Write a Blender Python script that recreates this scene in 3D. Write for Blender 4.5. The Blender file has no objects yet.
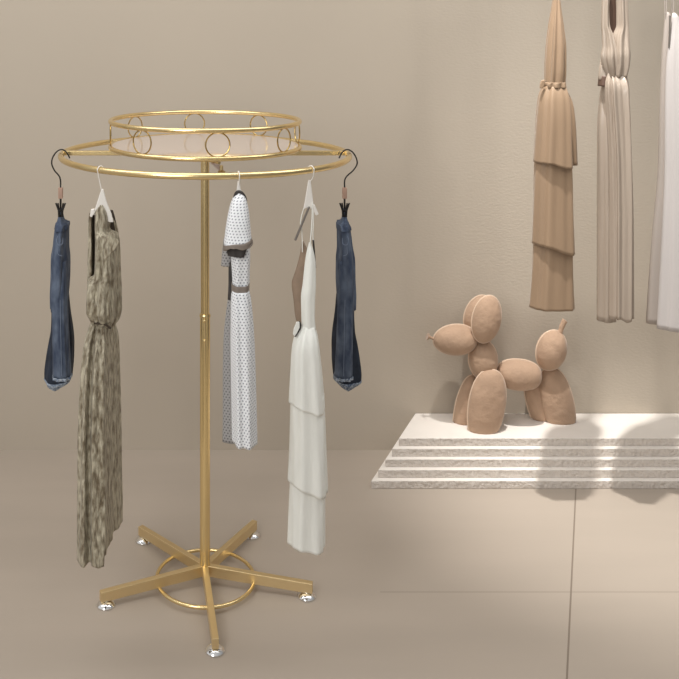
import bpy, math, random
import numpy as np
from mathutils import Vector, Matrix

sc = bpy.context.scene
COL = sc.collection
PI = math.pi
F, CU, CV, H = 935.0, 205.0, 27.0, 2.0          # focal length in px, optical axis in the picture, eye height

# ------------------------------------------------------------------ camera, sky, lights, exposure
cd = bpy.data.cameras.new('camera')
cam = bpy.data.objects.new('camera', cd)
COL.objects.link(cam)
cam.location = (0, 0, H)
cam.rotation_euler = (PI / 2, 0, 0)
cd.sensor_width = 36
cd.lens = F / 679 * 36
cd.shift_x = (339.5 - CU) / 679
cd.shift_y = -(339.5 - CV) / 679
sc.camera = cam

sc.view_settings.view_transform = 'Standard'
sc.view_settings.look = 'None'
sc.view_settings.exposure = 0.0
sc.view_settings.gamma = 1.0
sc.view_settings.use_curve_mapping = False

w = bpy.data.worlds.new('studio')
sc.world = w
w.use_nodes = True
nt = w.node_tree
bg = nt.nodes['Background']
tc = nt.nodes.new('ShaderNodeTexCoord')
sx = nt.nodes.new('ShaderNodeSeparateXYZ')
rp = nt.nodes.new('ShaderNodeValToRGB')
nt.links.new(tc.outputs['Generated'], sx.inputs[0])
nt.links.new(sx.outputs['Z'], rp.inputs[0])
mrx = nt.nodes.new('ShaderNodeMapRange')           # added ambient gradient, brighter left and dimmer right, to model the forms
mrx.inputs['From Min'].default_value = -1.0
mrx.inputs['To Min'].default_value = 1.38
mrx.inputs['To Max'].default_value = 0.62
nt.links.new(sx.outputs['X'], mrx.inputs['Value'])
vm = nt.nodes.new('ShaderNodeVectorMath')
vm.operation = 'SCALE'
nt.links.new(rp.outputs[0], vm.inputs[0])
nt.links.new(mrx.outputs[0], vm.inputs['Scale'])
nt.links.new(vm.outputs[0], bg.inputs['Color'])
rp.color_ramp.elements[0].position = 0.0
rp.color_ramp.elements[0].color = (0.50, 0.48, 0.46, 1)
rp.color_ramp.elements[1].position = 0.75
rp.color_ramp.elements[1].color = (1.0, 0.99, 0.97, 1)
bg.inputs['Strength'].default_value = 0.56


def aim(o, target):
    o.rotation_euler = (Vector(target) - o.location).to_track_quat('-Z', 'Y').to_euler()


def area(name, loc, target, sxy, power, col=(1, 0.985, 0.96)):
    l = bpy.data.lights.new(name, 'AREA')
    l.shape = 'RECTANGLE'
    l.size, l.size_y = sxy
    l.energy = power
    l.color = col
    o = bpy.data.objects.new(name, l)
    COL.objects.link(o)
    o.location = loc
    aim(o, target)
    return o


def spot(name, loc, target, power, ang, blend, rad, col=(1, 0.97, 0.93)):
    l = bpy.data.lights.new(name, 'SPOT')
    l.energy = power
    l.spot_size = math.radians(ang)
    l.spot_blend = blend
    l.shadow_soft_size = rad
    l.color = col
    o = bpy.data.objects.new(name, l)
    COL.objects.link(o)
    o.location = loc
    aim(o, target)
    return o


area('overhead_fill', (0.1, 2.95, 3.7), (0.1, 3.6, 0.0), (6.0, 1.2), 66)  # added overhead fill, grades the brightness of wall and floor
area('front_fill', (-1.3, 0.5, 2.3), (0.0, 3.3, 1.0), (1.0, 1.6), 38)  # added fill from the front left, brightens the clothes on the rack
spot('platform_spotlight', (0.95, 3.12, 5.0), (1.97, 4.02, 0.0), 900, 31, 1.0, 0.06)
spot('wall_spotlight', (0.55, 2.0, 3.2), (1.65, 4.42, 1.35), 28, 56, 0.9, 0.07)
spot('accent_spotlight', (2.9, 2.0, 3.3), (1.45, 4.42, 1.4), 26, 50, 0.9, 0.07)


# ------------------------------------------------------------------ materials
def srgb(r, g, b):
    return tuple(((c / 255) / 12.92 if c <= 10 else ((c / 255 + 0.055) / 1.055) ** 2.4) for c in (r, g, b)) + (1,)


def mat(name, col, rough=0.6, metal=0.0, var=0.0, vscale=6.0, bump=0.0, bscale=60.0, stretch=(1, 1, 1),
        sheen=0.0, detail=4.0, col2=None, bdist=0.004, spec=0.5, trans=None):
    m = bpy.data.materials.new(name)
    m.use_nodes = True
    t = m.node_tree
    b = t.nodes['Principled BSDF']
    b.inputs['Base Color'].default_value = col
    b.inputs['Roughness'].default_value = rough
    b.inputs['Metallic'].default_value = metal
    b.inputs['Specular IOR Level'].default_value = spec
    if sheen:
        b.inputs['Sheen Weight'].default_value = sheen
        b.inputs['Sheen Roughness'].default_value = 0.4
    co = t.nodes.new('ShaderNodeTexCoord')
    mp = t.nodes.new('ShaderNodeMapping')
    mp.inputs['Scale'].default_value = stretch
    t.links.new(co.outputs['Object'], mp.inputs['Vector'])
    if var > 0 or col2:
        n = t.nodes.new('ShaderNodeTexNoise')
        n.inputs['Scale'].default_value = vscale
        n.inputs['Detail'].default_value = detail
        t.links.new(mp.outputs[0], n.inputs['Vector'])
        r = t.nodes.new('ShaderNodeValToRGB')
        c2 = col2 if col2 else tuple(max(0, c * (1 - var)) for c in col[:3]) + (1,)
        c1 = col if col2 else tuple(min(1, c * (1 + var)) for c in col[:3]) + (1,)
        r.color_ramp.elements[0].position = 0.35
        r.color_ramp.elements[1].position = 0.65
        r.color_ramp.elements[0].color = c2
        r.color_ramp.elements[1].color = c1
        t.links.new(n.outputs['Fac'], r.inputs[0])
        t.links.new(r.outputs[0], b.inputs['Base Color'])
    if bump > 0:
        n2 = t.nodes.new('ShaderNodeTexNoise')
        n2.inputs['Scale'].default_value = bscale
        n2.inputs['Detail'].default_value = detail
        t.links.new(mp.outputs[0], n2.inputs['Vector'])
        bp = t.nodes.new('ShaderNodeBump')
        bp.inputs['Strength'].default_value = bump
        bp.inputs['Distance'].default_value = bdist
        t.links.new(n2.outputs['Fac'], bp.inputs['Height'])
        t.links.new(bp.outputs[0], b.inputs['Normal'])
    return m


def N(t, kind, **kw):
    n = t.nodes.new(kind)
    for k, v in kw.items():
        setattr(n, k, v)
    return n


def mth(t, op, a, b=None):
    n = t.nodes.new('ShaderNodeMath')
    n.operation = op
    for i, x in enumerate((a, b)):
        if x is None:
            continue
        if isinstance(x, (int, float)):
            n.inputs[i].default_value = x
        else:
            t.links.new(x, n.inputs[i])
    return n.outputs[0]


def dotted(name, base, dot, pitch_u, pitch_v, ru, rv):
    """small staggered woven dashes, laid out on the cloth's own UVs (metres)"""
    m = mat(name, base, 0.8, bump=0.25, bscale=300, bdist=0.001)
    t = m.node_tree
    b = t.nodes['Principled BSDF']
    uv = N(t, 'ShaderNodeUVMap')
    s = N(t, 'ShaderNodeSeparateXYZ')
    t.links.new(uv.outputs[0], s.inputs[0])
    a = mth(t, 'DIVIDE', s.outputs['X'], pitch_u)
    row = mth(t, 'FLOOR', mth(t, 'DIVIDE', s.outputs['Y'], pitch_v))
    par = mth(t, 'MULTIPLY', mth(t, 'FLOORED_MODULO', row, 2.0), 0.5)
    fu = mth(t, 'SUBTRACT', mth(t, 'FRACT', mth(t, 'ADD', a, par)), 0.5)
    fv = mth(t, 'SUBTRACT', mth(t, 'FRACT', mth(t, 'DIVIDE', s.outputs['Y'], pitch_v)), 0.5)
    du = mth(t, 'LESS_THAN', mth(t, 'ABSOLUTE', fu), ru)
    dv = mth(t, 'LESS_THAN', mth(t, 'ABSOLUTE', fv), rv)
    k = mth(t, 'MULTIPLY', du, dv)
    mx = N(t, 'ShaderNodeMix', data_type='RGBA')
    mx.inputs[6].default_value = base
    mx.inputs[7].default_value = dot
    t.links.new(k, mx.inputs[0])
    t.links.new(mx.outputs[2], b.inputs['Base Color'])
    return m


M = {}
M['gold'] = mat('brushed_gold', (0.88, 0.69, 0.36, 1), 0.26, 1.0)
M['gold_leg'] = mat('satin_gold', (0.85, 0.68, 0.40, 1), 0.42, 1.0)
M['gold_wire'] = mat('gold_wire', (0.50, 0.36, 0.14, 1), 0.25, 1.0)
M['chrome'] = mat('chrome', (0.86, 0.86, 0.86, 1), 0.08, 1.0)
M['tray'] = mat('blush_board', srgb(214, 196, 186), 0.3)
M['tray'].node_tree.nodes['Principled BSDF'].inputs['Coat Weight'].default_value = 1.0
M['tray'].node_tree.nodes['Principled BSDF'].inputs['Coat Roughness'].default_value = 0.04
M['tray'].node_tree.nodes['Principled BSDF'].inputs['Coat IOR'].default_value = 1.8
M['black_metal'] = mat('black_metal', (0.025, 0.023, 0.022, 1), 0.35, 0.6)
M['wood'] = mat('pale_wood', srgb(178, 146, 128), 0.55, var=0.12, vscale=30, stretch=(3, 3, 1))
M['hanger_white'] = mat('white_plastic', srgb(232, 228, 222), 0.35)
M['bar_grey'] = mat('grey_bar', srgb(110, 104, 98), 0.5)
M['denim'] = mat('denim', srgb(98, 110, 129), 0.9, col2=srgb(58, 69, 90), vscale=35, bump=0.5, bscale=420, bdist=0.002, stretch=(1, 1, .45))
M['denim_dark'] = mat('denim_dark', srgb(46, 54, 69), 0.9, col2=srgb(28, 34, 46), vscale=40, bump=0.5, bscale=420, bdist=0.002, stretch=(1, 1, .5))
M['fray'] = mat('frayed_cotton', srgb(186, 196, 208), 0.95, col2=srgb(84, 100, 126), vscale=160, bump=0.9, bscale=300)
M['stitch'] = mat('pale_stitching', srgb(116, 128, 148), 0.9)
M['olive'] = mat('crinkled_olive_silk', srgb(196, 188, 166), 0.36, col2=srgb(112, 99, 78), vscale=62, bump=1.0, bscale=70, bdist=0.014, stretch=(1.5, 1.5, .5), detail=6, sheen=.1)
M['olive_dark'] = mat('olive_inner_shade_and_tie', srgb(62, 52, 42), 0.8, var=.15, vscale=30)  # dark colour for the shade inside the dress, also used for the tie
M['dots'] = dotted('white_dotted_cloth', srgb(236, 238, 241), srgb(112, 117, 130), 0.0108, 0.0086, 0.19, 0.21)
M['dots_shaded'] = dotted('shaded_dotted_cloth', srgb(160, 158, 157), srgb(64, 64, 68), 0.0108, 0.0086, 0.19, 0.21)  # darker copy of the white dotted cloth, shade put into its colours
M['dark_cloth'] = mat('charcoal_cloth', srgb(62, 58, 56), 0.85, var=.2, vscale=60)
M['trim_taupe'] = mat('taupe_ribbon', srgb(128, 117, 108), 0.6, var=.06, vscale=20)
M['linen'] = mat('ivory_linen', srgb(240, 241, 235), 0.8, var=0.03, vscale=18, bump=0.35, bscale=60, bdist=.004, stretch=(1.6, 1.6, .4))
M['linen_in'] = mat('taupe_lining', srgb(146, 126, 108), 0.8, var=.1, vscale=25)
M['tan'] = mat('tan_crepe', srgb(154, 129, 104), 0.6, var=0.04, vscale=8, bump=0.25, bscale=22, bdist=.006, stretch=(2.5, 2.5, .25), sheen=.2)
M['satin'] = mat('greige_satin', srgb(168, 154, 140), 0.24, var=0.05, vscale=8, bump=0.5, bscale=14, bdist=.012, stretch=(3, 3, .2))
M['satin_in'] = mat('brown_inner_shade', srgb(96, 74, 62), 0.6)  # brown that paints the shade inside keyhole and sash
M['pale'] = mat('pale_white_satin', srgb(186, 180, 177), 0.5, bump=0.25, bscale=14, bdist=.006, stretch=(3, 3, .2))
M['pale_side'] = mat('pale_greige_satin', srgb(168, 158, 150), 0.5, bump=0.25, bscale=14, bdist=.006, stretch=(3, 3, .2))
M['velvet'] = mat('tan_velvet', srgb(178, 149, 125), 0.85, var=0.05, vscale=14, bump=0.55, bscale=22, bdist=.016, sheen=.3)
M['piping'] = mat('cream_piping', srgb(218, 194, 170), 0.7)
M['wall'] = None
M['tread'] = mat('smooth_plaster', srgb(238, 231, 223), 0.7, var=.015, vscale=12, bump=.1, bscale=80)
M['riser'] = mat('stucco_plaster', srgb(216, 207, 198), 0.9, var=.04, vscale=60, bump=1.0, bscale=75, bdist=.012)


def wall_mat():
    m = mat('warm_plaster_wall', srgb(190, 179, 164), 0.85, var=0.012, vscale=1.5, spec=.2)
    t = m.node_tree
    b = t.nodes['Principled BSDF']
    co = N(t, 'ShaderNodeTexCoord')
    mp = N(t, 'ShaderNodeMapping')
    mp.inputs['Scale'].default_value = (1, 1, 1.9)
    t.links.new(co.outputs['Object'], mp.inputs[0])
    n = N(t, 'ShaderNodeTexNoise')
    n.inputs['Scale'].default_value = 55
    n.inputs['Detail'].default_value = 5
    t.links.new(mp.outputs[0], n.inputs['Vector'])
    s = N(t, 'ShaderNodeSeparateXYZ')
    t.links.new(co.outputs['Object'], s.inputs[0])
    mr = N(t, 'ShaderNodeMapRange')           # the trowelled plaster starts right of the smooth part of the wall
    mr.inputs['From Min'].default_value = 0.5
    mr.inputs['From Max'].default_value = 1.3
    mr.inputs['To Min'].default_value = 0.0
    mr.inputs['To Max'].default_value = 0.14
    t.links.new(s.outputs['X'], mr.inputs['Value'])
    bp = N(t, 'ShaderNodeBump')
    bp.inputs['Distance'].default_value = 0.012
    t.links.new(mr.outputs[0], bp.inputs['Strength'])
    t.links.new(n.outputs['Fac'], bp.inputs['Height'])
    t.links.new(bp.outputs[0], b.inputs['Normal'])
    return m


def floor_mat():
    m = mat('stone_tile_floor', srgb(179, 167, 154), 0.42, var=0.03, vscale=1.6, stretch=(.5, 2.5, 1), spec=.3)
    t = m.node_tree
    b = t.nodes['Principled BSDF']
    src = b.inputs['Base Color'].links[0].from_socket
    co = N(t, 'ShaderNodeTexCoord')
    s = N(t, 'ShaderNodeSeparateXYZ')
    t.links.new(co.outputs['Object'], s.inputs[0])
    # joint running away from the camera, and one parallel to the wall
    d1 = mth(t, 'ABSOLUTE', mth(t, 'SUBTRACT', mth(t, 'SUBTRACT', s.outputs['X'], 1.110), mth(t, 'MULTIPLY', mth(t, 'SUBTRACT', s.outputs['Y'], 2.868), 0.42)))
    l1 = mth(t, 'LESS_THAN', d1, 0.0032)
    d2 = mth(t, 'ABSOLUTE', mth(t, 'SUBTRACT', s.outputs['Y'], 3.31))
    l2 = mth(t, 'MULTIPLY', mth(t, 'MULTIPLY', mth(t, 'LESS_THAN', d2, 0.005), mth(t, 'GREATER_THAN', s.outputs['X'], 0.62)), 0.22)
    k = mth(t, 'MAXIMUM', mth(t, 'MULTIPLY', l1, 0.75), l2)
    mx = N(t, 'ShaderNodeMix', data_type='RGBA')
    mx.inputs[7].default_value = srgb(120, 106, 94)
    t.links.new(k, mx.inputs[0])
    t.links.new(src, mx.inputs[6])
    t.links.new(mx.outputs[2], b.inputs['Base Color'])
    return m


M['wall'] = wall_mat()
M['floor'] = floor_mat()

# ------------------------------------------------------------------ helpers
ORG = {}


def P(u, v, d):
    return Vector(((u - CU) * d / F, d, H - (v - CV) * d / F))


def tag(o, label=None, cat=None, group=None, kind=None):
    if label: o['label'] = label
    if cat: o['category'] = cat
    if group: o['group'] = group
    if kind: o['kind'] = kind
    return o


def thing(name, loc, label, cat, group=None):
    o = bpy.data.objects.new(name, None)
    COL.objects.link(o)
    o.location = loc
    o.empty_display_size = 0.05
    ORG[o] = Vector(loc)
    return tag(o, label, cat, group)


def mesh(name, verts, faces, m, parent=None, smooth=True, uvs=None, sharp=None, label=None):
    org = ORG[parent] if parent is not None else Vector((0, 0, 0))
    me = bpy.data.meshes.new(name)
    me.from_pydata([tuple(Vector(v) - org) for v in verts], [], faces)
    me.update()
    import bmesh
    if uvs is None:                       # consistent outward normals
        bm = bmesh.new()
        bm.from_mesh(me)
        bmesh.ops.recalc_face_normals(bm, faces=bm.faces)
        bm.to_mesh(me)
        bm.free()
    else:
        l = me.uv_layers.new(name='UVMap')
        k = 0
        for p in me.polygons:
            for li, vi in zip(p.loop_indices, p.vertices):
                l.data[li].uv = uvs[vi]
    for p in me.polygons:
        p.use_smooth = smooth
    mats = m if isinstance(m, (list, tuple)) else [m]
    for x in mats:
        me.materials.append(x)
    if smooth and sharp:
        me.set_sharp_from_angle(angle=math.radians(sharp))
    o = bpy.data.objects.new(name, me)
    COL.objects.link(o)
    if parent is not None:
        o.parent = parent
    ORG[o] = org
    if label: o['label'] = label
    return o


class MB:
    def __init__(self):
        self.v, self.f = [], []

    def add(self, vs, fs):
        b = len(self.v)
        self.v += [Vector(x) for x in vs]
        self.f += [tuple(i + b for i in f) for f in fs]
        return self

    def box(self, lo, hi):
        x0, y0, z0 = lo
        x1, y1, z1 = hi
        vs = [(x0, y0, z0), (x1, y0, z0), (x1, y1, z0), (x0, y1, z0), (x0, y0, z1), (x1, y0, z1), (x1, y1, z1), (x0, y1, z1)]
        return self.add(vs, [(0, 3, 2, 1), (4, 5, 6, 7), (0, 1, 5, 4), (1, 2, 6, 5), (2, 3, 7, 6), (3, 0, 4, 7)])

    def tube(self, pts, r, seg=12, closed=False, caps=True, flat=1.0):
        pts = [Vector(p) for p in pts]
        n = len(pts)
        rr = r if isinstance(r, (list, tuple)) else [r] * n
        tans = []
        for i in range(n):
            a = pts[(i - 1) % n] if (closed or i > 0) else pts[i]
            b = pts[(i + 1) % n] if (closed or i < n - 1) else pts[i]
            tans.append((b - a).normalized())
        up = Vector((0, 0, 1)) if abs(tans[0].z) < 0.9 else Vector((0, 1, 0))
        nrm = (up - tans[0] * up.dot(tans[0])).normalized()
        vs = []
        for i in range(n):
            nrm = (nrm - tans[i] * nrm.dot(tans[i])).normalized()
            bn = tans[i].cross(nrm)
            for k in range(seg):
                a = 2 * PI * k / seg
                vs.append(pts[i] + (nrm * math.cos(a) + bn * math.sin(a) * flat) * rr[i])
        fs = []
        for i in range(n if closed else n - 1):
            j = (i + 1) % n
            for k in range(seg):
                k2 = (k + 1) % seg
                fs.append((i * seg + k, i * seg + k2, j * seg + k2, j * seg + k))
        if not closed and caps:
            fs.append(tuple(range(seg))[::-1])
            fs.append(tuple((n - 1) * seg + k for k in range(seg)))
        return self.add(vs, fs)

    def lathe(self, c, prof, seg=32):
        """prof: (radius, z) from bottom to top about the vertical through c"""
        c = Vector(c)
        vs, fs = [], []
        for r, z in prof:
            for k in range(seg):
                a = 2 * PI * k / seg
                vs.append(c + Vector((r * math.cos(a), r * math.sin(a), z)))
        for i in range(len(prof) - 1):
            for k in range(seg):
                k2 = (k + 1) % seg
                fs.append((i * seg + k, i * seg + k2, (i + 1) * seg + k2, (i + 1) * seg + k))
        fs.append(tuple(range(seg))[::-1])
        fs.append(tuple((len(prof) - 1) * seg + k for k in range(seg)))
        return self.add(vs, fs)

    def plate(self, poly, th):
        """poly: world points of a roughly planar outline; extruded th metres along +Y"""
        n = len(poly)
        a = [Vector(p) - Vector((0, th / 2, 0)) for p in poly]
        b = [Vector(p) + Vector((0, th / 2, 0)) for p in poly]
        fs = [tuple(range(n)), tuple(range(2 * n - 1, n - 1, -1))]
        for i in range(n):
            j = (i + 1) % n
            fs.append((i, i + n, j + n, j))
        return self.add(a + b, fs)

    def obj(self, name, m, parent=None, smooth=True, sharp=35, bevel=0, label=None):
        o = mesh(name, self.v, self.f, m, parent, smooth, sharp=sharp, label=label)
        if bevel:
            md = o.modifiers.new('bevel', 'BEVEL')
            md.width = bevel
            md.segments = 2
            md.limit_method = 'ANGLE'
        return o


def ring_pts(c, R, n=96, axis='Z', dirv=None):
    c = Vector(c)
    if axis == 'Z':
        return [c + Vector((R * math.cos(2 * PI * k / n), R * math.sin(2 * PI * k / n), 0)) for k in range(n)]
    t = Vector(dirv).normalized()
    return [c + t * (R * math.cos(2 * PI * k / n)) + Vector((0, 0, R * math.sin(2 * PI * k / n))) for k in range(n)]


def spline(pts, n=8):
    """Catmull-Rom through points"""
    pts = [Vector(p) for p in pts]
    q = [2 * pts[0] - pts[1]] + pts + [2 * pts[-1] - pts[-2]]
    out = []
    for i in range(1, len(q) - 2):
        p0, p1, p2, p3 = q[i - 1:i + 3]
        for k in range(n):
            t = k / n
            out.append(0.5 * (2 * p1 + (p2 - p0) * t + (2 * p0 - 5 * p1 + 4 * p2 - p3) * t * t + (3 * p1 - p0 - 3 * p2 + p3) * t ** 3))
    out.append(pts[-1])
    return out


def pchip(x, y, xi):
    x, y, xi = map(lambda a: np.asarray(a, float), (x, y, xi))
    h = np.diff(x)
    dl = np.diff(y) / h
    m = np.zeros(len(x))
    m[0], m[-1] = dl[0], dl[-1]
    for i in range(1, len(x) - 1):
        if dl[i - 1] * dl[i] > 0:
            w1, w2 = 2 * h[i] + h[i - 1], h[i] + 2 * h[i - 1]
            m[i] = (w1 + w2) / (w1 / dl[i - 1] + w2 / dl[i])
    k = np.clip(np.searchsorted(x, xi) - 1, 0, len(x) - 2)
    t = (xi - x[k]) / h[k]
    return ((1 + 2 * t) * (1 - t) ** 2 * y[k] + t * (1 - t) ** 2 * h[k] * m[k] + t * t * (3 - 2 * t) * y[k + 1] + t * t * (t - 1) * h[k] * m[k + 1])


def section(ctrl, n):
    """closed smooth section through control points, resampled evenly; starts at the first point"""
    c = [Vector((a, b, 0)) for a, b in ctrl]
    m = len(c)
    out = []
    for i in range(m):
        p0, p1, p2, p3 = c[i - 1], c[i], c[(i + 1) % m], c[(i + 2) % m]
        for k in range(16):
            t = k / 16
            out.append(0.5 * (2 * p1 + (p2 - p0) * t + (2 * p0 - 5 * p1 + 4 * p2 - p3) * t * t + (3 * p1 - p0 - 3 * p2 + p3) * t ** 3))
    out.append(out[0])
    L = [0]
    for i in range(1, len(out)):
        L.append(L[-1] + (out[i] - out[i - 1]).length)
    s = np.linspace(0, L[-1], n, endpoint=False)
    return np.interp(s, L, [p.x for p in out]), np.interp(s, L, [p.y for p in out])


def loft(name, m, parent, d, st, hd, folds=None, ctrl=None, hem=None, rows=48, n=96, th=0.0025, cap=True, tops=None, close_bottom=False, label=None, smooth=True):
    """cloth tube. st: (v, uL, uR) outline stations in the plane at distance d; hd: half depth (number or list per station).
    folds: list of (waves, amp_top, amp_bottom, phase, drift). hem(x): extra drop in metres at the bottom row for x in -1..1."""
    vs_ = [s[0] for s in st]
    vi = np.linspace(vs_[0], vs_[-1], rows)
    uL = pchip(vs_, [s[1] for s in st], vi)
    uR = pchip(vs_, [s[2] for s in st], vi)
    hds = pchip(vs_, hd, vi) if isinstance(hd, (list, tuple)) else np.full(rows, hd)
    if ctrl is None:
        a = np.linspace(0, 2 * PI, n, endpoint=False) + PI      # start at the left, front (towards camera, -Y) first
        bx = np.sign(np.cos(a)) * np.abs(np.cos(a)) ** 0.8
        by = np.sign(np.sin(a)) * np.abs(np.sin(a)) ** 0.8
        by = by
    else:
        bx, by = section(ctrl, n)
    par = np.arange(n) / n * 2 * PI
    V, UV, Fc = [], [], []
    for r in range(rows):
        t = r / (rows - 1)
        x, y = bx.copy(), by.copy()
        if folds:
            mod = np.ones(n)
            for k, a0, a1, ph, dr in folds:
                am = a0 + (a1 - a0) * t
                mod = mod + am * np.sin(k * par + ph + dr * t)
            x, y = x * mod, y * mod
        x = (x - x.min()) / (x.max() - x.min()) * 2 - 1
        cx, hw = (uL[r] + uR[r]) / 2, (uR[r] - uL[r]) / 2
        X = (cx + x * hw - CU) * d / F
        Y = d + y * hds[r]
        Z0 = H - (vi[r] - CV) * (d - 0.85 * hds[r]) / F      # rows measured on the near face of the cloth
        arc = 0
        for i in range(n):
            z = Z0
            if hem is not None:
                z -= hem(x[i]) * t ** 3
            if tops is not None:
                z -= tops(x[i]) * (1 - t) ** 3
            V.append(Vector((X[i], Y[i], z)))
            if i:
                arc += (V[-1] - V[-2]).length
            UV.append((arc, -z))
    for r in range(rows - 1):
        for i in range(n):
            j = (i + 1) % n
            Fc.append((r * n + i, (r + 1) * n + i, (r + 1) * n + j, r * n + j))
    if cap:
        c = sum((V[i] for i in range(n)), Vector()) / n
        V.append(c + Vector((0, 0, .0015)))
        UV.append((0, 0))
        for i in range(n):
            Fc.append((len(V) - 1, i, (i + 1) % n))
    if close_bottom:
        b = (rows - 1) * n
        c = sum((V[b + i] for i in range(n)), Vector()) / n
        V.append(c)
        UV.append((0, 0))
        for i in range(n):
            Fc.append((len(V) - 1, b + (i + 1) % n, b + i))
    o = mesh(name, V, Fc, m, parent, smooth, uvs=UV, label=label)
    if th:
        md = o.modifiers.new('cloth', 'SOLIDIFY')
        md.thickness = th
        md.offset = -1
    return o


def tri_plate(pts, d):
    return [P(u, v, d) for u, v in pts]


# ------------------------------------------------------------------ the setting
WALL_Y = 4.42
o = MB().box((-4.5, WALL_Y, -0.1), (5.0, WALL_Y + 0.15, 3.8)).obj('wall_back', M['wall'], smooth=False)
tag(o, kind='structure')
o = MB().box((-4.5, -1.5, -0.1), (5.0, WALL_Y, 0.0)).obj('floor', M['floor'], smooth=False)
tag(o, kind='structure')

# ------------------------------------------------------------------ stepped display platform
plat = thing('display_platform', (1.9, 4.2, 0), 'low white plaster platform of five shallow steps against the wall', 'platform')
hs = 0.035
df = [4.048, 4.0737, 4.098, 4.1234, 4.1486]
xl = [0.7187 + (0.859 - 0.7187) * i / 4 for i in range(5)]
XR = 3.4
for i in range(5):
    z0, z1 = i * hs, (i + 1) * hs
    lip = 0.004
    yb = WALL_Y - 0.002
    xb = xl[i] + (yb - df[i]) * 0.5
    m_ = MB()
    vs = [(xl[i], df[i], z0), (XR, df[i], z0), (XR, yb, z0), (xb, yb, z0), (xl[i], df[i], z1), (XR, df[i], z1), (XR, yb, z1), (xb, yb, z1)]
    st_ = MB().add(vs, [(0, 3, 2, 1), (4, 5, 6, 7), (0, 1, 5, 4), (1, 2, 6, 5), (2, 3, 7, 6), (3, 0, 4, 7)])
    ob = st_.obj('step', [M['riser'], M['tread']], plat, smooth=False, bevel=0.003)
    for p in ob.data.polygons:
        p.material_index = 1 if p.normal.z > 0.5 else 0
PT = 5 * hs

# ------------------------------------------------------------------ rotating garment rack
D0 = 3.36
rack = thing('garment_rack', (0, D0, 0), 'gold round garment rack with tray on top and five-legged base', 'clothes rack')
RZ, RR = 1.545, 0.512
MB().tube(ring_pts((0, D0, RZ), RR, 160), 0.0105, 16, closed=True).obj('hanging_ring', M['gold'], rack)
TR = 0.338
MB().tube(ring_pts((0, D0, 1.664), TR, 128), 0.0085, 14, closed=True).obj('tray_rim', M['gold'], rack)
MB().tube(ring_pts((0, D0, 1.573), TR, 128), 0.0085, 14, closed=True).obj('tray_rim', M['gold'], rack)
MB().lathe((0, D0, 1.573), [(TR - 0.004, -0.006), (TR - 0.004, 0.006)], 96).obj('tray_board', M['tray'], rack, label='pale blush tray board')
for k in range(8):
    a = math.radians(-83 + 45 * k)
    c = Vector((TR * math.cos(a), D0 + TR * math.sin(a), 1.6185))
    MB().tube(ring_pts(c, 0.0395, 40, 'T', (-math.sin(a), math.cos(a), 0)), 0.0025, 10, closed=True).obj('ring_ornament', M['gold_wire'], rack)
MB().box((-RR, D0 - 0.009, RZ - 0.006), (RR, D0 + 0.009, RZ + 0.011)).obj('crossbar', M['gold'], rack, smooth=False, bevel=0.002)
MB().tube([(0, D0, 0.955), (0, D0, 1.545)], 0.0155, 32).obj('inner_tube', M['gold'], rack)
MB().lathe((0, D0, 0), [(0.0182, 0.034), (0.0182, 0.962), (0.0176, 0.966)], 40).obj('outer_tube', M['gold'], rack)
MB().lathe((0, D0, 0.958), [(0.0184, 0), (0.0200, 0.002), (0.0200, 0.008), (0.0184, 0.011)], 40).obj('collar', M['gold'], rack)
for vv in (321, 341):
    c = P(204.5, vv, D0 - 0.018)
    MB().tube([c + Vector((0, 0.004, 0)), c, c + Vector((0, -0.003, 0)), c + Vector((0, -0.005, 0))], [0.0062, 0.0062, 0.005, 0.002], 16).obj('screw', M['gold'], rack)
# tightening knob and its bracket under the tray
kn = MB()
kn.tube([(0.012, D0 - 0.02, 1.525), (0.05, D0 - 0.09, 1.525)], 0.006, 12)
kn.obj('knob_stem', M['gold'], rack)
kc = P(221.5, 169, 3.26)
MB().lathe(kc, [(0.004, -0.018), (0.012, -0.015), (0.013, -0.008), (0.006, -0.004), (0.006, 0.012)], 20).obj('knob', M['gold'], rack)
MB().plate([P(211, 163, 3.3), P(219, 163, 3.3), P(223.5, 170, 3.3), P(219, 170.5, 3.3)], 0.01).obj('knob_bracket', M['tray'], rack, smooth=False)
# five legs
for ang in (200.5, 130.8, 59.4, 347.5, 275):
    a = math.radians(ang)
    e = Vector((math.cos(a), math.sin(a), 0))
    s = Vector((-math.sin(a), math.cos(a), 0))
    o0 = Vector((0, D0, 0))
    wv = 0.0108
    p_in, p_out = 0.006, 0.386
    vs = []
    for r_, zb, zt in ((p_in, 0.032, 0.070), (p_out, 0.0185, 0.053)):
        for sg in (-1, 1):
            vs.append(o0 + e * r_ + s * wv * sg + Vector((0, 0, zb)))
            vs.append(o0 + e * r_ + s * wv * sg + Vector((0, 0, zt)))
    fs = [(0, 1, 3, 2), (4, 6, 7, 5), (0, 4, 5, 1), (2, 3, 7, 6), (1, 5, 7, 3), (0, 2, 6, 4)]
    leg = MB().add(vs, fs).obj('leg', M['gold_leg'], rack, smooth=False, bevel=0.0015)
    fp = o0 + e * 0.366
    MB().lathe(fp, [(0.029, 0.0), (0.0315, 0.002), (0.0315, 0.005), (0.027, 0.011), (0.018, 0.016), (0.010, 0.018), (0.008, 0.021)], 32).obj('foot', M['chrome'], leg, label='polished chrome foot')
MB().tube(ring_pts((0.002, D0, 0.0225), 0.1755, 96), 0.0065, 12, closed=True).obj('base_ring', M['gold'], rack)


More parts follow.
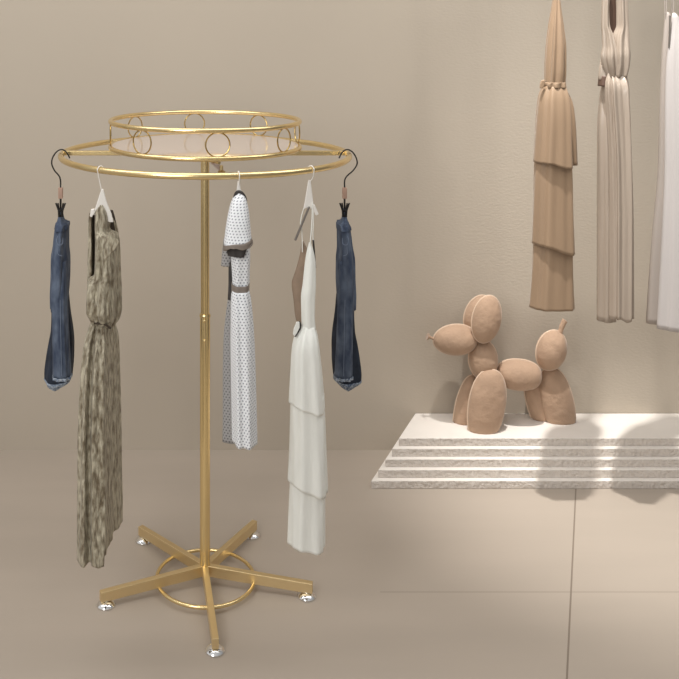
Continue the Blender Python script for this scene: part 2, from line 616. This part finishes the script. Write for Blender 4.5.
# ------------------------------------------------------------------ jeans on clip hangers
def clip_hanger(sgn, cu, label):
    """cu: column of the hanger's stem; sgn=-1 hook bulges left, +1 right"""
    d = D0 - 0.032
    hu = lambda du, v: P(cu + sgn * du + (3.6 * max(0, min(1, (180 - v) / 14)) if sgn > 0 else 0), v, d)
    t = thing('clip_hanger', hu(0, 188), label, 'hanger', 'black clip hangers on the rack')
    pts = [hu(-9.2, 158.2), hu(-7.2, 154.2), hu(-4.5, 150.9), hu(-1.5, 149.6), hu(2, 150.4), hu(5.6, 153.6), hu(8.4, 159), hu(8.7, 164.5), hu(6.0, 170.6), hu(1.6, 175.8), hu(0.1, 180.5), hu(0, 188.5)]
    MB().tube(spline(pts, 6), 0.0026, 10).obj('hook', M['black_metal'], t)
    a, b = hu(0, 187.5), hu(0, 198.5)
    MB().box((a.x - 0.0078, d - 0.0078, b.z), (a.x + 0.0078, d + 0.0078, a.z)).obj('wood_sleeve', M['wood'], t, smooth=False, bevel=0.0015, label='pale wooden sleeve')
    MB().tube([hu(0, 198), hu(0, 210)], 0.0036, 10).obj('stem', M['black_metal'], t)
    for q, (dd) in enumerate((-0.022, 0.022)):
        c = MB()
        for s2 in (-1, 1):
            sp = 4.8 if q == 0 else 2.6
            top = P(cu + s2 * sp, 203, d + dd)
            mid = P(cu + s2 * 1.8, 210.5, d + dd)
            low = P(cu + s2 * 1.3, 217, d + dd)
            c.tube([top, mid, low], [0.0015, 0.0022, 0.0026], 8, flat=1.8)
        c.tube([P(cu - 2.2, 211, d + dd), P(cu + 2.2, 211, d + dd)], 0.0036, 10)
        c.obj('clip', M['black_metal'], t)
    MB().tube([P(cu, 209.5, d - 0.03), P(cu, 209.5, d + 0.03)], 0.0034, 10).obj('clip_bar', M['black_metal'], t)
    return t


def jeans(dx, mir, label):
    """outline taken from the left pair; mirrored about u=60.6 for the right pair"""
    d = D0 - 0.032
    c0 = 60.6

    def S(st):
        out = []
        for v, a, b in st:
            if mir:
                a, b = 2 * c0 - b, 2 * c0 - a
            out.append((v, a + dx, b + dx))
        return out
    t = thing('jeans', P(c0 + dx, 215, d), label, 'jeans', 'blue jeans on the rack')
    wv = [(4, .08, .05, .6, 1.5), (7, .05, .06, 2.0, -1.0)]
    body = S([(210, 59.2, 62.4), (217, 58.2, 63.4), (222.5, 57.2, 64.8), (225.4, 56.2, 68.8), (235, 54.6, 68.4), (250, 53.0, 68.2), (262, 51.2, 69.2), (280, 51.0, 69.4), (300, 50.2, 68.4), (312, 50.4, 67.2)])
    loft('seat', M['denim'], t, d, body, [.016, .020, .034, .05, .062, .07, .074, .076, .076, .07], folds=wv, rows=40)
    wb = S([(225.2, 55.9, 69.1), (228, 55.2, 69.1), (231.5, 54.7, 68.9)])
    loft('waistband', M['denim'], t, d, wb, [.052, .058, .064], folds=wv, rows=8, cap=False)
    rear = S([(296, 50.2, 69.0), (315, 51.6, 70.6), (332, 51.0, 72.8), (345, 48.8, 73.6), (360, 46.2, 73.4), (378, 44.2, 72.0), (382, 44.4, 71.4)])
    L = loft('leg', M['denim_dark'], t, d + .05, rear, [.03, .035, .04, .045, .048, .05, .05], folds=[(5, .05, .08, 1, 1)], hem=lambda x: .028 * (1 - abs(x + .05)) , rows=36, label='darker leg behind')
    hemst = S([(381.2, 44.1, 71.8), (383.0, 44.1, 71.8)])
    loft('cuff', M['fray'], L, d + .05, hemst, .052, folds=[(5, .08, .08, 2, 0)], hem=lambda x: .028 * (1 - abs(x + .05)), tops=lambda x: .026 * (1 - abs(x + .05)), rows=6, cap=False, label='pale frayed cuff')
    front = S([(262, 53.2, 66.0), (285, 51.4, 67.2), (310, 51.6, 67.8), (330, 52.2, 68.6), (350, 52.6, 69.4), (379, 53.0, 71.0)])
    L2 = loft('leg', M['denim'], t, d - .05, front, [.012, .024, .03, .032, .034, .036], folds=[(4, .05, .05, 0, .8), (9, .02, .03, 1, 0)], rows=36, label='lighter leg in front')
    hf = S([(378.6, 52.4, 71.6), (381.4, 52.4, 71.8)])
    loft('cuff', M['fray'], L2, d - .05, hf, .040, folds=[(9, .05, .08, 2, 0)], rows=6, cap=False, label='pale frayed cuff')
    q = MB()
    uo = lambda u: (2 * c0 - u if mir else u) + dx
    seam = [P(uo(60.2), 300, d - .083), P(uo(60.8), 330, d - .086), P(uo(61.6), 376, d - .090)]
    q.tube(spline(seam, 6), .0012, 6)
    q.obj('side_seam', M['stitch'], L2)
    q = MB()
    q.tube(spline([P(uo(57.6), 236, d - .071), P(uo(56.6), 241, d - .075), P(uo(58.6), 245, d - .077), P(uo(62.5), 243.5, d - .077), P(uo(62.8), 238, d - .073)], 6), .0011, 6)
    q.tube(spline([P(uo(58.2), 247, d - .075), P(uo(58.0), 254, d - .079), P(uo(62), 256, d - .079)], 6), .0011, 6)
    q.obj('pocket_stitching', M['stitch'], t)
    return t


clip_hanger(-1, 60.6, 'black wire clip hanger at the left end of the gold ring')
clip_hanger(1, 344.6, 'black wire clip hanger at the right end of the gold ring')
jeans(0, False, 'blue jeans with frayed cuffs hanging at the left end of the rack')
jeans(344.6 - 60.6 + 0.0, True, 'blue jeans with frayed cuffs hanging at the right end of the rack')


# ------------------------------------------------------------------ white hangers
def ring_point(u):
    d = 2.9
    for _ in range(30):
        x = (u - CU) * d / F
        d = D0 - math.sqrt(RR * RR - x * x)
    return Vector(((u - CU) * d / F, d, RZ))


def white_hanger(u, plate, tips, label, stem_v):
    c = ring_point(u)
    d = c.y
    e = (Vector((c.x, c.y - D0, 0))).normalized()
    t = thing('hanger', c + Vector((0, 0, .012)), label, 'hanger')
    R = .0130
    pts = []
    for k in range(0, 11):
        a = math.radians(-40 + 22 * k)            # inner side over the top to the outer side
        pts.append(c - e * (R * math.cos(a)) + Vector((0, 0, R * math.sin(a) + 0.0005)))
    pts += [c + e * .006 + Vector((0, 0, -.026)), Vector((P(plate[0][0], stem_v, d).x, d, P(0, stem_v, d).z))]
    MB().tube(spline(pts, 4), .0018, 8).obj('hook', M['hanger_white'], t)
    MB().plate(tri_plate(plate, d), .010).obj('shoulders', M['hanger_white'], t, smooth=False, bevel=.002)
    for tip, mm in tips:
        MB().plate(tri_plate(tip, d - .004), .014).obj('arm_tip' if mm != 'bar_grey' else 'trouser_bar', M[mm], t, smooth=False, bevel=.002)
    return t, d


hA, dA = white_hanger(100.5, [(101.4, 189), (103.4, 189), (106.5, 201), (111.5, 214), (113.5, 222), (109.5, 222), (93, 214), (96, 206)],
                      [([(91, 209.2), (94.5, 208.6), (95.4, 212), (92, 217), (90, 216)], 'hanger_white')],
                      'white hanger holding the crinkled olive dress', 190)
hC, dC = white_hanger(238.5, [(237.4, 181), (239.6, 181), (240.6, 189), (243, 194), (246, 203), (241, 203), (234, 203), (236.6, 190)], [],
                      'white hanger holding the white dotted dress', 183)
hD, dD = white_hanger(311, [(308.4, 180), (310.6, 180), (311.6, 190), (313.6, 205), (311, 209), (308.5, 207), (303.4, 209), (306, 194)],
                      [([(312.6, 204.4), (314.6, 204.4), (318.6, 214), (315.6, 215.4), (312.4, 208)], 'hanger_white'),
                       ([(308.6, 206), (310, 207), (296, 240.6), (294.2, 240)], 'bar_grey')],
                      'white hanger holding the ivory tiered dress', 182)

# ------------------------------------------------------------------ crinkled olive dress
t = thing('dress', P(102, 212, dA), 'crinkled olive silk dress gathered at the waist, on the rack', 'dress')
d = dA + .0
loft('inside_sheet', M['olive_dark'], t, d + .045, [(211, 93, 113), (220, 92, 115.5), (235, 92, 117.5), (260, 91, 118), (290, 90, 118)], .012, rows=16, label='dark inside of the neckline')  # dark slab standing in for the shaded gap behind the front panel
loft('back_panel', M['olive'], t, d + .03, [(213.5, 89.4, 92.6), (225, 88.2, 92.2), (250, 88.0, 92.4), (270, 87.6, 92.4), (292, 87.0, 93.5)], .018, rows=18, folds=[(3, .1, .1, 0, 2)])
loft('back_panel', M['olive'], t, d + .05, [(216, 111.4, 113.0), (224, 113.8, 116.4), (234, 115.2, 118.6), (248, 115.0, 119.0)], .014, rows=14)
fold_b = [(7, .05, .10, 0, 2), (12, .03, .05, 1, -2), (19, .015, .03, 2, 1)]
sec = [(-1, .15), (-.88, -.75), (-.3, -1), (.3, -.98), (.5, -.75), (.75, -.1), (1, .5), (.75, .9), (0, 1), (-.8, .8)]
loft('bodice', M['olive'], t, d, [(205.5, 100, 103.6), (209, 97.5, 106.2), (214, 95.0, 109.0), (222, 94.8, 110.5), (231, 94.8, 109.5), (238, 95.0, 117.0), (246, 95.2, 118.8), (265, 94.8, 119.8), (279, 94.0, 120.2), (284, 88.0, 120.4), (300, 86.8, 121.0), (313, 87.0, 121.2), (320, 90.0, 119.4), (326, 93.0, 113.5)],
     [.014, .02, .024, .028, .03, .05, .055, .06, .06, .065, .07, .072, .06, .04], folds=fold_b, rows=72, ctrl=sec, hem=lambda x: .018 * max(0, x), close_bottom=True)
MB().plate(tri_plate([(109.6, 231.6), (112.5, 233), (119.2, 241.6), (118, 246), (108.4, 257), (105.6, 262), (103.8, 252)], d - .062), .008).obj('collar_flap', M['olive'], t, smooth=False, bevel=.003)
MB().tube(spline([P(92.0, 322.5, d - .028), P(98, 323.6, d - .052), (P(104, 324, d - .056)), P(110.5, 328.2, d - .045)], 6), .0035, 8).obj('waist_tie', M['olive_dark'], t)
sec2 = [(-1, .1), (-.94, -.7), (-.6, -.98), (-.36, -.70), (-.12, -1), (.36, -1.0), (.44, -.9), (.56, -.3), (1, .75), (.8, .95), (0, 1), (-.8, .8)]
loft('skirt', M['olive'], t, d, [(322, 92.6, 111.5), (327, 90.5, 113.0), (335, 87.6, 114.4), (350, 84.2, 117.0), (375, 81.6, 117.8), (400, 80.0, 118.4), (450, 78.2, 119.2), (500, 77.8, 119.8), (540, 77.4, 120.4), (563, 77.2, 120.4)],
     [.03, .045, .055, .07, .08, .085, .09, .095, .1, .1], folds=[(5, .05, .04, 0, 1), (11, .03, .03, 1, -1), (17, .015, .02, 2, 2)], rows=90, ctrl=sec2,
     hem=lambda x: (.006 if x < .4 else (-.025 if x < .65 else -.042)) + .003 * math.sin(9 * x), n=128)

# ------------------------------------------------------------------ white dotted dress
t = thing('dress', P(238, 195, dC), 'white dress with small dark dots, flared sleeve and taupe belt', 'dress')
d = dC
MB().tube(spline([P(234.6, 199.6, d - .016), P(236.0, 194, d - .02), P(238.6, 191.8, d - .022), P(242, 193.4, d - .022), P(244.4, 197.0, d - .02), P(245.6, 201, d - .016)], 6), .0055, 8).obj('neckband', M['dark_cloth'], t, label='charcoal neckband')
SL = [(192.6, 237.2, 241.6), (196, 234.6, 244.6), (202, 231.6, 246.6), (212, 228.8, 248.6), (225, 226.4, 249.8), (236, 224.8, 250.6), (246, 223.6, 251.2)]
loft('sleeve', M['dots'], t, d - .01, SL, [.014, .022, .034, .045, .055, .06, .066], folds=[(3, .02, .05, 0, .5)], rows=36, hem=lambda x: -.009 * x - .004)
loft('sleeve_trim', M['trim_taupe'], t, d - .01, [(245.4, 223.4, 251.6), (250.2, 222.8, 251.9)], .069, folds=[(3, .05, .05, .5, 0)], rows=6, cap=False,
     hem=lambda x: -.009 * x - .004 + .006 * math.sin(4 * x), tops=lambda x: -.009 * x - .004 + .002 * math.sin(4 * x), label='taupe sleeve trim')
loft('sleeve_inner_shade', M['dark_cloth'], t, d - .004, [(247, 225.0, 250.6), (257, 227.5, 246.5)], .05, rows=8, folds=[(4, .1, .1, 0, 0)], label='dark inside of the sleeve')  # dark sheet paints the shade inside the sleeve opening
loft('sleeve', M['dots_shaded'], t, d + .05, [(240, 223.6, 234), (252, 222.2, 233), (266.5, 221.0, 232)], .02, rows=14, label='shaded far sleeve')
loft('bodice', M['dots'], t, d + .01, [(240, 231.5, 249.5), (260, 231.0, 250.4), (275, 231.8, 250.0), (288, 232.4, 249.6)], [.04, .045, .042, .04], folds=[(6, .03, .06, 0, 1)], rows=24)
loft('belt', M['trim_taupe'], t, d + .01, [(286.4, 231.4, 249.6), (294.8, 231.2, 249.4)], .046, rows=6, cap=False, folds=[(6, .03, .03, 1, 0)], label='taupe waist belt')
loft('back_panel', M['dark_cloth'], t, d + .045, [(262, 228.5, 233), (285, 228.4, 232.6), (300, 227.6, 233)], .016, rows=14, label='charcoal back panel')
fs_ = [(7, .03, .07, 0, 1), (11, .02, .03, 2, -1)]
loft('skirt', M['dots'], t, d, [(293, 232.0, 249.2), (300, 231.0, 250.6), (320, 230.6, 252.6), (345, 230.4, 254.2), (380, 230.8, 255.4), (420, 231.4, 256.4), (448, 231.8, 257.0)], [.04, .045, .055, .06, .065, .07, .07], folds=fs_, rows=60)
loft('skirt_back', M['dots_shaded'], t, d + .07, [(296, 228.2, 236), (310, 226.4, 240), (340, 223.4, 243), (380, 222.6, 244), (420, 222.6, 245), (443.5, 222.4, 245)], [.012, .016, .02, .022, .022, .022], folds=[(4, .05, .06, 0, 1)], rows=40, label='shaded back of the skirt')

# ------------------------------------------------------------------ ivory tiered dress
t = thing('dress', P(309, 210, dD), 'ivory linen dress with thin straps and three skirt tiers', 'dress')
d = dD
def strap(pts, dd, w=.0042, m='linen'):
    return MB().tube(spline([P(u, v, d + dd) for u, v in pts], 6), w, 8, flat=.5).obj('strap', M[m], t)
strap([(304.6, 205.6), (301.6, 216), (300.6, 224), (301.8, 230), (302.4, 252)], .006, .003)
strap([(312.4, 203.4), (312.2, 215), (311.4, 230), (310.0, 246), (310, 256)], -.010, .004)
strap([(313.2, 203.6), (313.4, 220), (313.0, 236), (314.2, 252), (315.6, 268)], .022, .003)
loft('inside_sheet', M['linen_in'], t, d + .03, [(243, 301.8, 304), (252, 300.6, 308), (262, 298.4, 312), (275, 294.4, 313), (285, 291.6, 314), (300, 293.4, 314), (318, 295.2, 314), (326, 297.4, 312)], .016, rows=30, label='taupe inside of the bodice')
loft('bodice', M['linen'], t, d, [(243.5, 308.8, 311.0), (252, 306.6, 313.4), (265, 304.6, 315.4), (285, 302.6, 315.6), (300, 300.8, 314.8), (318, 301.2, 314.4), (331, 301.4, 315.4)], [.01, .018, .024, .028, .03, .03, .03], folds=[(5, .05, .06, 0, 1)], rows=36)
MB().plate(tri_plate([(296.6, 321.6), (299.4, 321.8), (299.6, 327), (297.2, 332.4), (294.6, 336.2), (292.9, 334), (293.6, 329)], d - .03), .006).obj('tie_tab', M['linen'], t, smooth=False, bevel=.0015)
MB().tube(spline([P(298.8, 321.4, d - .022), P(300.4, 324.6, d - .024), P(299.8, 328.6, d - .024), P(297.2, 333, d - .024), P(295, 336.6, d - .024)], 5), .0035, 8).obj('tab_loop', M['dark_cloth'], t, label='dark loop behind the tie tab')
MB().tube(spline([P(313.2, 240, d + .02), P(314.2, 252, d + .018), P(315.2, 268, d + .01)], 5), .003, 8).obj('armhole_edge', M['dark_cloth'], t, label='dark armhole edge')
ft = [(6, .04, .05, 0, 1), (10, .02, .03, 2, -1)]
hemf = lambda a, b: (lambda x: (a + (b - a) * (x + 1) / 2) * d / F + .004 * math.sin(3 * x))
loft('skirt_tier', M['linen'], t, d, [(327.5, 301.6, 314.4), (331, 299.8, 315.6), (340, 295.0, 317.8), (352, 291.8, 319.4), (380, 290.0, 322.6), (408, 288.4, 325.4)], [.03, .036, .05, .06, .066, .070], folds=ft, rows=44, hem=hemf(0.5, 8), label='top skirt tier')
loft('skirt_tier', M['linen'], t, d + .004, [(400, 290.4, 324.4), (415, 290.0, 325.0), (450, 289.2, 326.4), (488, 287.4, 328.4)], [.058, .06, .064, .070], folds=ft, rows=36, hem=hemf(0, 12), label='middle skirt tier')
loft('skirt_tier', M['linen'], t, d + .008, [(480, 290.2, 325.4), (500, 289.2, 325.4), (525, 288.0, 325.4), (550.5, 287.0, 325.6)], [.056, .058, .06, .062], folds=ft, rows=30, hem=hemf(0, 3), label='bottom skirt tier')

# ------------------------------------------------------------------ dresses by the wall, on a rail above the picture
DW = 3.86
RAILZ = 2.46
rail = thing('clothes_rail', (1.8, DW, RAILZ), 'slim brass clothes rail fixed to the wall above the three long dresses', 'clothes rail')
MB().tube([(0.75, DW, RAILZ), (2.75, DW, RAILZ)], .009, 16).obj('rod', M['gold'], rail)
for x in (0.95, 2.6):
    MB().tube([(x, DW, RAILZ), (x, WALL_Y - .004, RAILZ)], .007, 12).obj('bracket', M['gold'], rail)
    MB().tube([(x, WALL_Y - .012, RAILZ), (x, WALL_Y - .001, RAILZ)], .03, 24).obj('wall_flange', M['gold'], rail)
RV = CV - (RAILZ - H) * F / DW        # picture row of the rail


def loop_strap(t, u0, v0, u1, m, w=.004, dd=0.0):
    a = P(u0, v0, DW + dd)
    c = Vector((P(u1, 0, DW).x, DW, RAILZ))
    pts = [a, a.lerp(c, .5) + Vector((0, -.006, 0)), c + Vector((0, -.0145, -.004))]
    for k in range(1, 6):
        an = PI - k * PI / 6
        pts.append(c + Vector((0, .0145 * math.cos(an), .0145 * math.sin(an))))
    pts += [c + Vector((0, .0145, -.004)), a.lerp(c, .5) + Vector((0, .012, 0)), a + Vector((.003, .02, 0))]
    return MB().tube(spline(pts, 4), w, 8).obj('strap', m, t)


t = thing('dress', P(555, 0, DW), 'long tan layered dress on the wall above the balloon dog', 'dress', None)
d = DW
loop_strap(t, 554.6, 2, 551, M['tan'], .005)
loop_strap(t, 558.4, 2, 562, M['tan'], .005)
loft('bodice', M['tan'], t, d, [(-6, 554.0, 559.2), (10, 551.6, 560.8), (26, 549.0, 562.8), (50, 546.4, 564.8), (70, 545.4, 564.6), (86, 545.2, 563.4)], [.016, .024, .032, .04, .042, .038], folds=[(7, .08, .10, 0, 1), (11, .04, .05, 1, 2)], rows=40)
loft('waist_tie', M['tan'], t, d, [(82.6, 543.6, 564.6), (85, 542.4, 565.0), (88, 543.0, 565.0)], .048, folds=[(9, .08, .08, 0, 1)], rows=8, cap=False)
MB().plate(tri_plate([(541.2, 80.4), (544.6, 79.6), (545, 83), (542.6, 88.6), (539.6, 88.2), (540, 84)], d - .03), .012).obj('bow', M['tan'], t, smooth=False, bevel=.003)
hemw = lambda a, b: (lambda x: (a + (b - a) * (x + 1) / 2) * DW / F + .004 * math.sin(4 * x))
fw = [(6, .05, .04, 0, 1), (11, .03, .03, 1, 1)]
loft('skirt_back', M['tan'], t, d + .05, [(88, 555, 566), (105, 560, 573.4), (130, 562, 576), (165.5, 563, 577.4)], [.02, .03, .035, .035], folds=[(4, .08, .08, 0, 1)], rows=24)
loft('skirt_tier', M['tan'], t, d, [(86, 543.6, 564.6), (91, 541.2, 566.4), (100, 538.6, 568.6), (120, 536.6, 570.0), (145, 535.0, 570.8), (164, 533.8, 571.4)], [.04, .05, .06, .07, .075, .078], folds=fw, rows=40, hem=hemw(-.5, 5.5), label='top skirt layer')
loft('skirt_tier', M['tan'], t, d + .006, [(158, 536, 570), (170, 534.8, 571.2), (210, 533.4, 572.6), (247, 532.2, 574.0)], [.062, .065, .068, .072], folds=fw, rows=34, hem=hemw(-1, 10), label='middle skirt layer')
loft('skirt_tier', M['tan'], t, d + .012, [(240, 534.2, 572.4), (262, 532.6, 572.6), (290, 531, 573.2), (311, 529.4, 574.2)], [.058, .06, .062, .064], folds=fw, rows=30, label='bottom skirt layer')

t = thing('dress', P(615, 0, DW), 'long greige satin dress with a keyhole neckline, between two other dresses', 'dress')
loop_strap(t, 606, -10, 604, M['satin'], .0045)
loop_strap(t, 622, -10, 624, M['satin'], .0045)
fsat = [(8, .08, .10, 0, 2), (13, .05, .06, 1, -1)]
loft('inside_sheet', M['satin_in'], t, d + .012, [(-10, 603.6, 616.5), (20, 604, 617), (40, 604, 617)], .012, rows=10, label='brown inside of the keyhole')  # sheet in a dark colour, stands for shade seen through the keyhole
loft('bodice_side', M['satin'], t, d - .010, [(-10, 602.4, 610.0), (8, 602.0, 608.4), (25, 601.4, 609.0), (36, 601.8, 612.6), (46, 602, 615), (56, 600.6, 617), (66, 602.4, 617), (77, 606.4, 617)], [.02, .02, .022, .028, .034, .04, .038, .03], folds=[(5, .14, .16, 0, 2), (9, .05, .08, 0, 1)], rows=44)
loft('bodice_side', M['satin'], t, d - .014, [(-10, 615.0, 626.4), (8, 616.4, 626.8), (25, 616.6, 627.4), (36, 613.0, 628), (46, 611.2, 628.4), (56, 610.4, 628.8), (66, 611, 628.4), (77, 611, 626.8)], [.022, .024, .026, .03, .036, .042, .04, .032], folds=[(5, .14, .16, 1, 2), (9, .05, .08, 2, 1)], rows=44)
loft('sash', M['satin'], t, d + .01, [(60, 601.4, 608), (68, 599.0, 610.6), (76, 598.4, 611.4), (80, 598.8, 610.6)], .022, rows=16, folds=[(4, .08, .1, 0, 1)])
loft('sash_inner_shade', M['satin_in'], t, d + .012, [(76, 599.2, 611.4), (86.4, 598.6, 607.0)], .026, rows=8, label='dark inside of the sash')  # shade in the sash opening, painted as a dark inner piece
loft('skirt_side', M['satin'], t, d + .035, [(84, 602.0, 612), (100, 599.8, 613), (130, 598.0, 613), (200, 597.6, 614), (322.5, 596.8, 614)], [.02, .03, .035, .04, .04], folds=[(5, .08, .1, 0, 1)], rows=44)
loft('skirt', M['satin'], t, d - .02, [(71, 609.0, 624.6), (76, 606.8, 626.4), (81, 605.2, 627.4), (90, 604.6, 628.2), (120, 606.4, 629.4), (166, 608.6, 630.6), (220, 609.4, 631.6), (321, 609.6, 631.8)], [.006, .018, .034, .045, .048, .05, .05, .05], folds=[(7, .16, .09, 0, 1.2), (12, .10, .05, 2, 1)], rows=70, hem=lambda x: .006 * math.sin(5 * x + 1))

t = thing('dress', P(672, 0, DW), 'long pale white satin slip dress cut off by the photo edge', 'dress')
loop_strap(t, 666.6, 15, 665.6, M['pale_side'], .0022)
loop_strap(t, 673.4, 13, 674.4, M['pale_side'], .0022)
loop_strap(t, 683, 13, 684, M['pale_side'], .0022)
loft('bodice_side', M['pale_side'], t, d + .03, [(12, 665.8, 668.4), (20, 664.4, 675), (32, 663.2, 681), (50, 661.6, 684), (100, 659.2, 686), (166, 657.6, 688), (240, 651.4, 690), (325.5, 645.6, 690)], [.008, .014, .022, .03, .035, .04, .045, .045], folds=[(5, .06, .08, 0, 1)], rows=60, label='greige side panel')
loft('bodice_front', M['pale'], t, d - .03, [(13, 672.6, 675.2), (20, 671.4, 681), (30, 670.2, 688), (48, 667.6, 692), (70, 665.6, 694), (110, 664.6, 697), (166, 664.2, 700), (240, 661.4, 704), (332, 656.8, 708)], [.008, .014, .022, .03, .034, .04, .045, .05, .055], folds=[(5, .06, .07, .5, 1), (9, .03, .03, 1, 0)], rows=64)
MB().plate(tri_plate([(669.4, 15.5), (670.6, 16), (669.6, 47), (668.4, 48)], d - .04), .006).obj('neckline_gap_shade', M['bar_grey'], t, smooth=False, label='dark gap in the neckline')  # grey strip painted where the neckline gap is in shade

# ------------------------------------------------------------------ balloon dog cushion
dog = thing('balloon_dog', (1.33, 4.28, PT), 'tan velvet balloon dog sculpture with cream piping standing on the platform', 'sculpture')


def balloon(name, cu, cv, a, b, tilt, d, hd, egg=0.0, floor=False, seam=True, power=2.0, label=None):
    """a, b: half axes in px (b along the tilted axis), tilt in degrees clockwise from vertical"""
    s = d / F
    c = P(cu, cv, d)
    ta = math.radians(tilt)
    ax = Vector((math.sin(ta), 0, math.cos(ta)))
    ay = Vector((math.cos(ta), 0, -math.sin(ta)))
    R_, S_ = 40, 56
    V, Fc = [], []
    def pt(ph, th):
        z = math.sin(ph)
        r = math.cos(ph)
        r = (abs(r) ** (2 / power)) 
        k = 1 + egg * z
        q = c + ax * (b * s * z) + ay * (a * s * r * k * math.cos(th)) + Vector((0, hd * r * k * math.sin(th), 0))
        if floor and q.z < PT + .001:
            q.z = PT + .001
        return q
    V.append(pt(-PI / 2, 0))
    for i in range(1, R_):
        for k in range(S_):
            V.append(pt(-PI / 2 + PI * i / R_, 2 * PI * k / S_))
    V.append(pt(PI / 2, 0))
    for k in range(S_):
        Fc.append((0, 1 + (k + 1) % S_, 1 + k))
        Fc.append((len(V) - 1, 1 + (R_ - 2) * S_ + k, 1 + (R_ - 2) * S_ + (k + 1) % S_))
    for i in range(R_ - 2):
        for k in range(S_):
            k2 = (k + 1) % S_
            Fc.append((1 + i * S_ + k, 1 + i * S_ + k2, 1 + (i + 1) * S_ + k2, 1 + (i + 1) * S_ + k))
    ob = mesh(name, V, Fc, M['velvet'], dog, label=label)
    if seam:
        lp = [pt(-PI / 2 + PI * i / 40, 0) for i in range(41)] + [pt(PI / 2 - PI * i / 40, PI) for i in range(1, 40)]
        q = []
        for p in lp:
            p.z = max(p.z, PT + .0045)
            if not q or (p - q[-1]).length > .002:
                q.append(p)
        MB().tube(q, .0034, 8, closed=True).obj('piping', M['piping'], ob)
    return ob


balloon('ear', 478.2, 314.4, 13.4, 20.0, 22, 4.330, .050)
balloon('ear', 486.4, 319.2, 14.4, 24.0, 11, 4.235, .050)
balloon('muzzle', 455.2, 339.6, 15.2, 22.0, 87, 4.28, .070, egg=.06)
nk = P(431.5, 338, 4.28)
MB().tube(spline([P(435, 338.6, 4.28), P(432, 338.2, 4.28), P(430.4, 337.4, 4.28), P(428.4, 336.8, 4.28), P(427.2, 336.4, 4.28)], 5), [.007] * 5 + [.006] * 5 + [.007] * 5 + [.015] * 5 + [.017], 14).obj('nose_knot', M['velvet'], dog)
balloon('neck', 483.0, 359.6, 14.4, 20.4, -6, 4.285, .066)
balloon('body', 518.4, 374.6, 15.4, 22.4, 95, 4.285, .066, power=2.7)
balloon('leg', 466.8, 407.5, 11.8, 33.0, 13, 4.325, .050, floor=True, egg=.05, power=2.4)
balloon('leg', 486.2, 408.5, 18.2, 39.5, 9, 4.228, .052, floor=True, egg=.10, power=2.3)
balloon('leg', 537.0, 402, 10.5, 30.0, -14, 4.358, .044, floor=True, egg=.04, power=2.4)
balloon('leg', 557.2, 404.5, 16.6, 38.0, -13, 4.330, .050, floor=True, egg=.04, power=2.4)
balloon('tail', 551.2, 350.2, 14.8, 20.4, 16, 4.30, .062)
MB().tube(spline([P(559.8, 334, 4.30), P(561.6, 327.5, 4.30), P(564.0, 322, 4.30), P(565.4, 320, 4.30)], 6), [.011] * 6 + [.012] * 6 + [.013] * 6 + [.006], 16).obj('tail_tip', M['velvet'], dog)
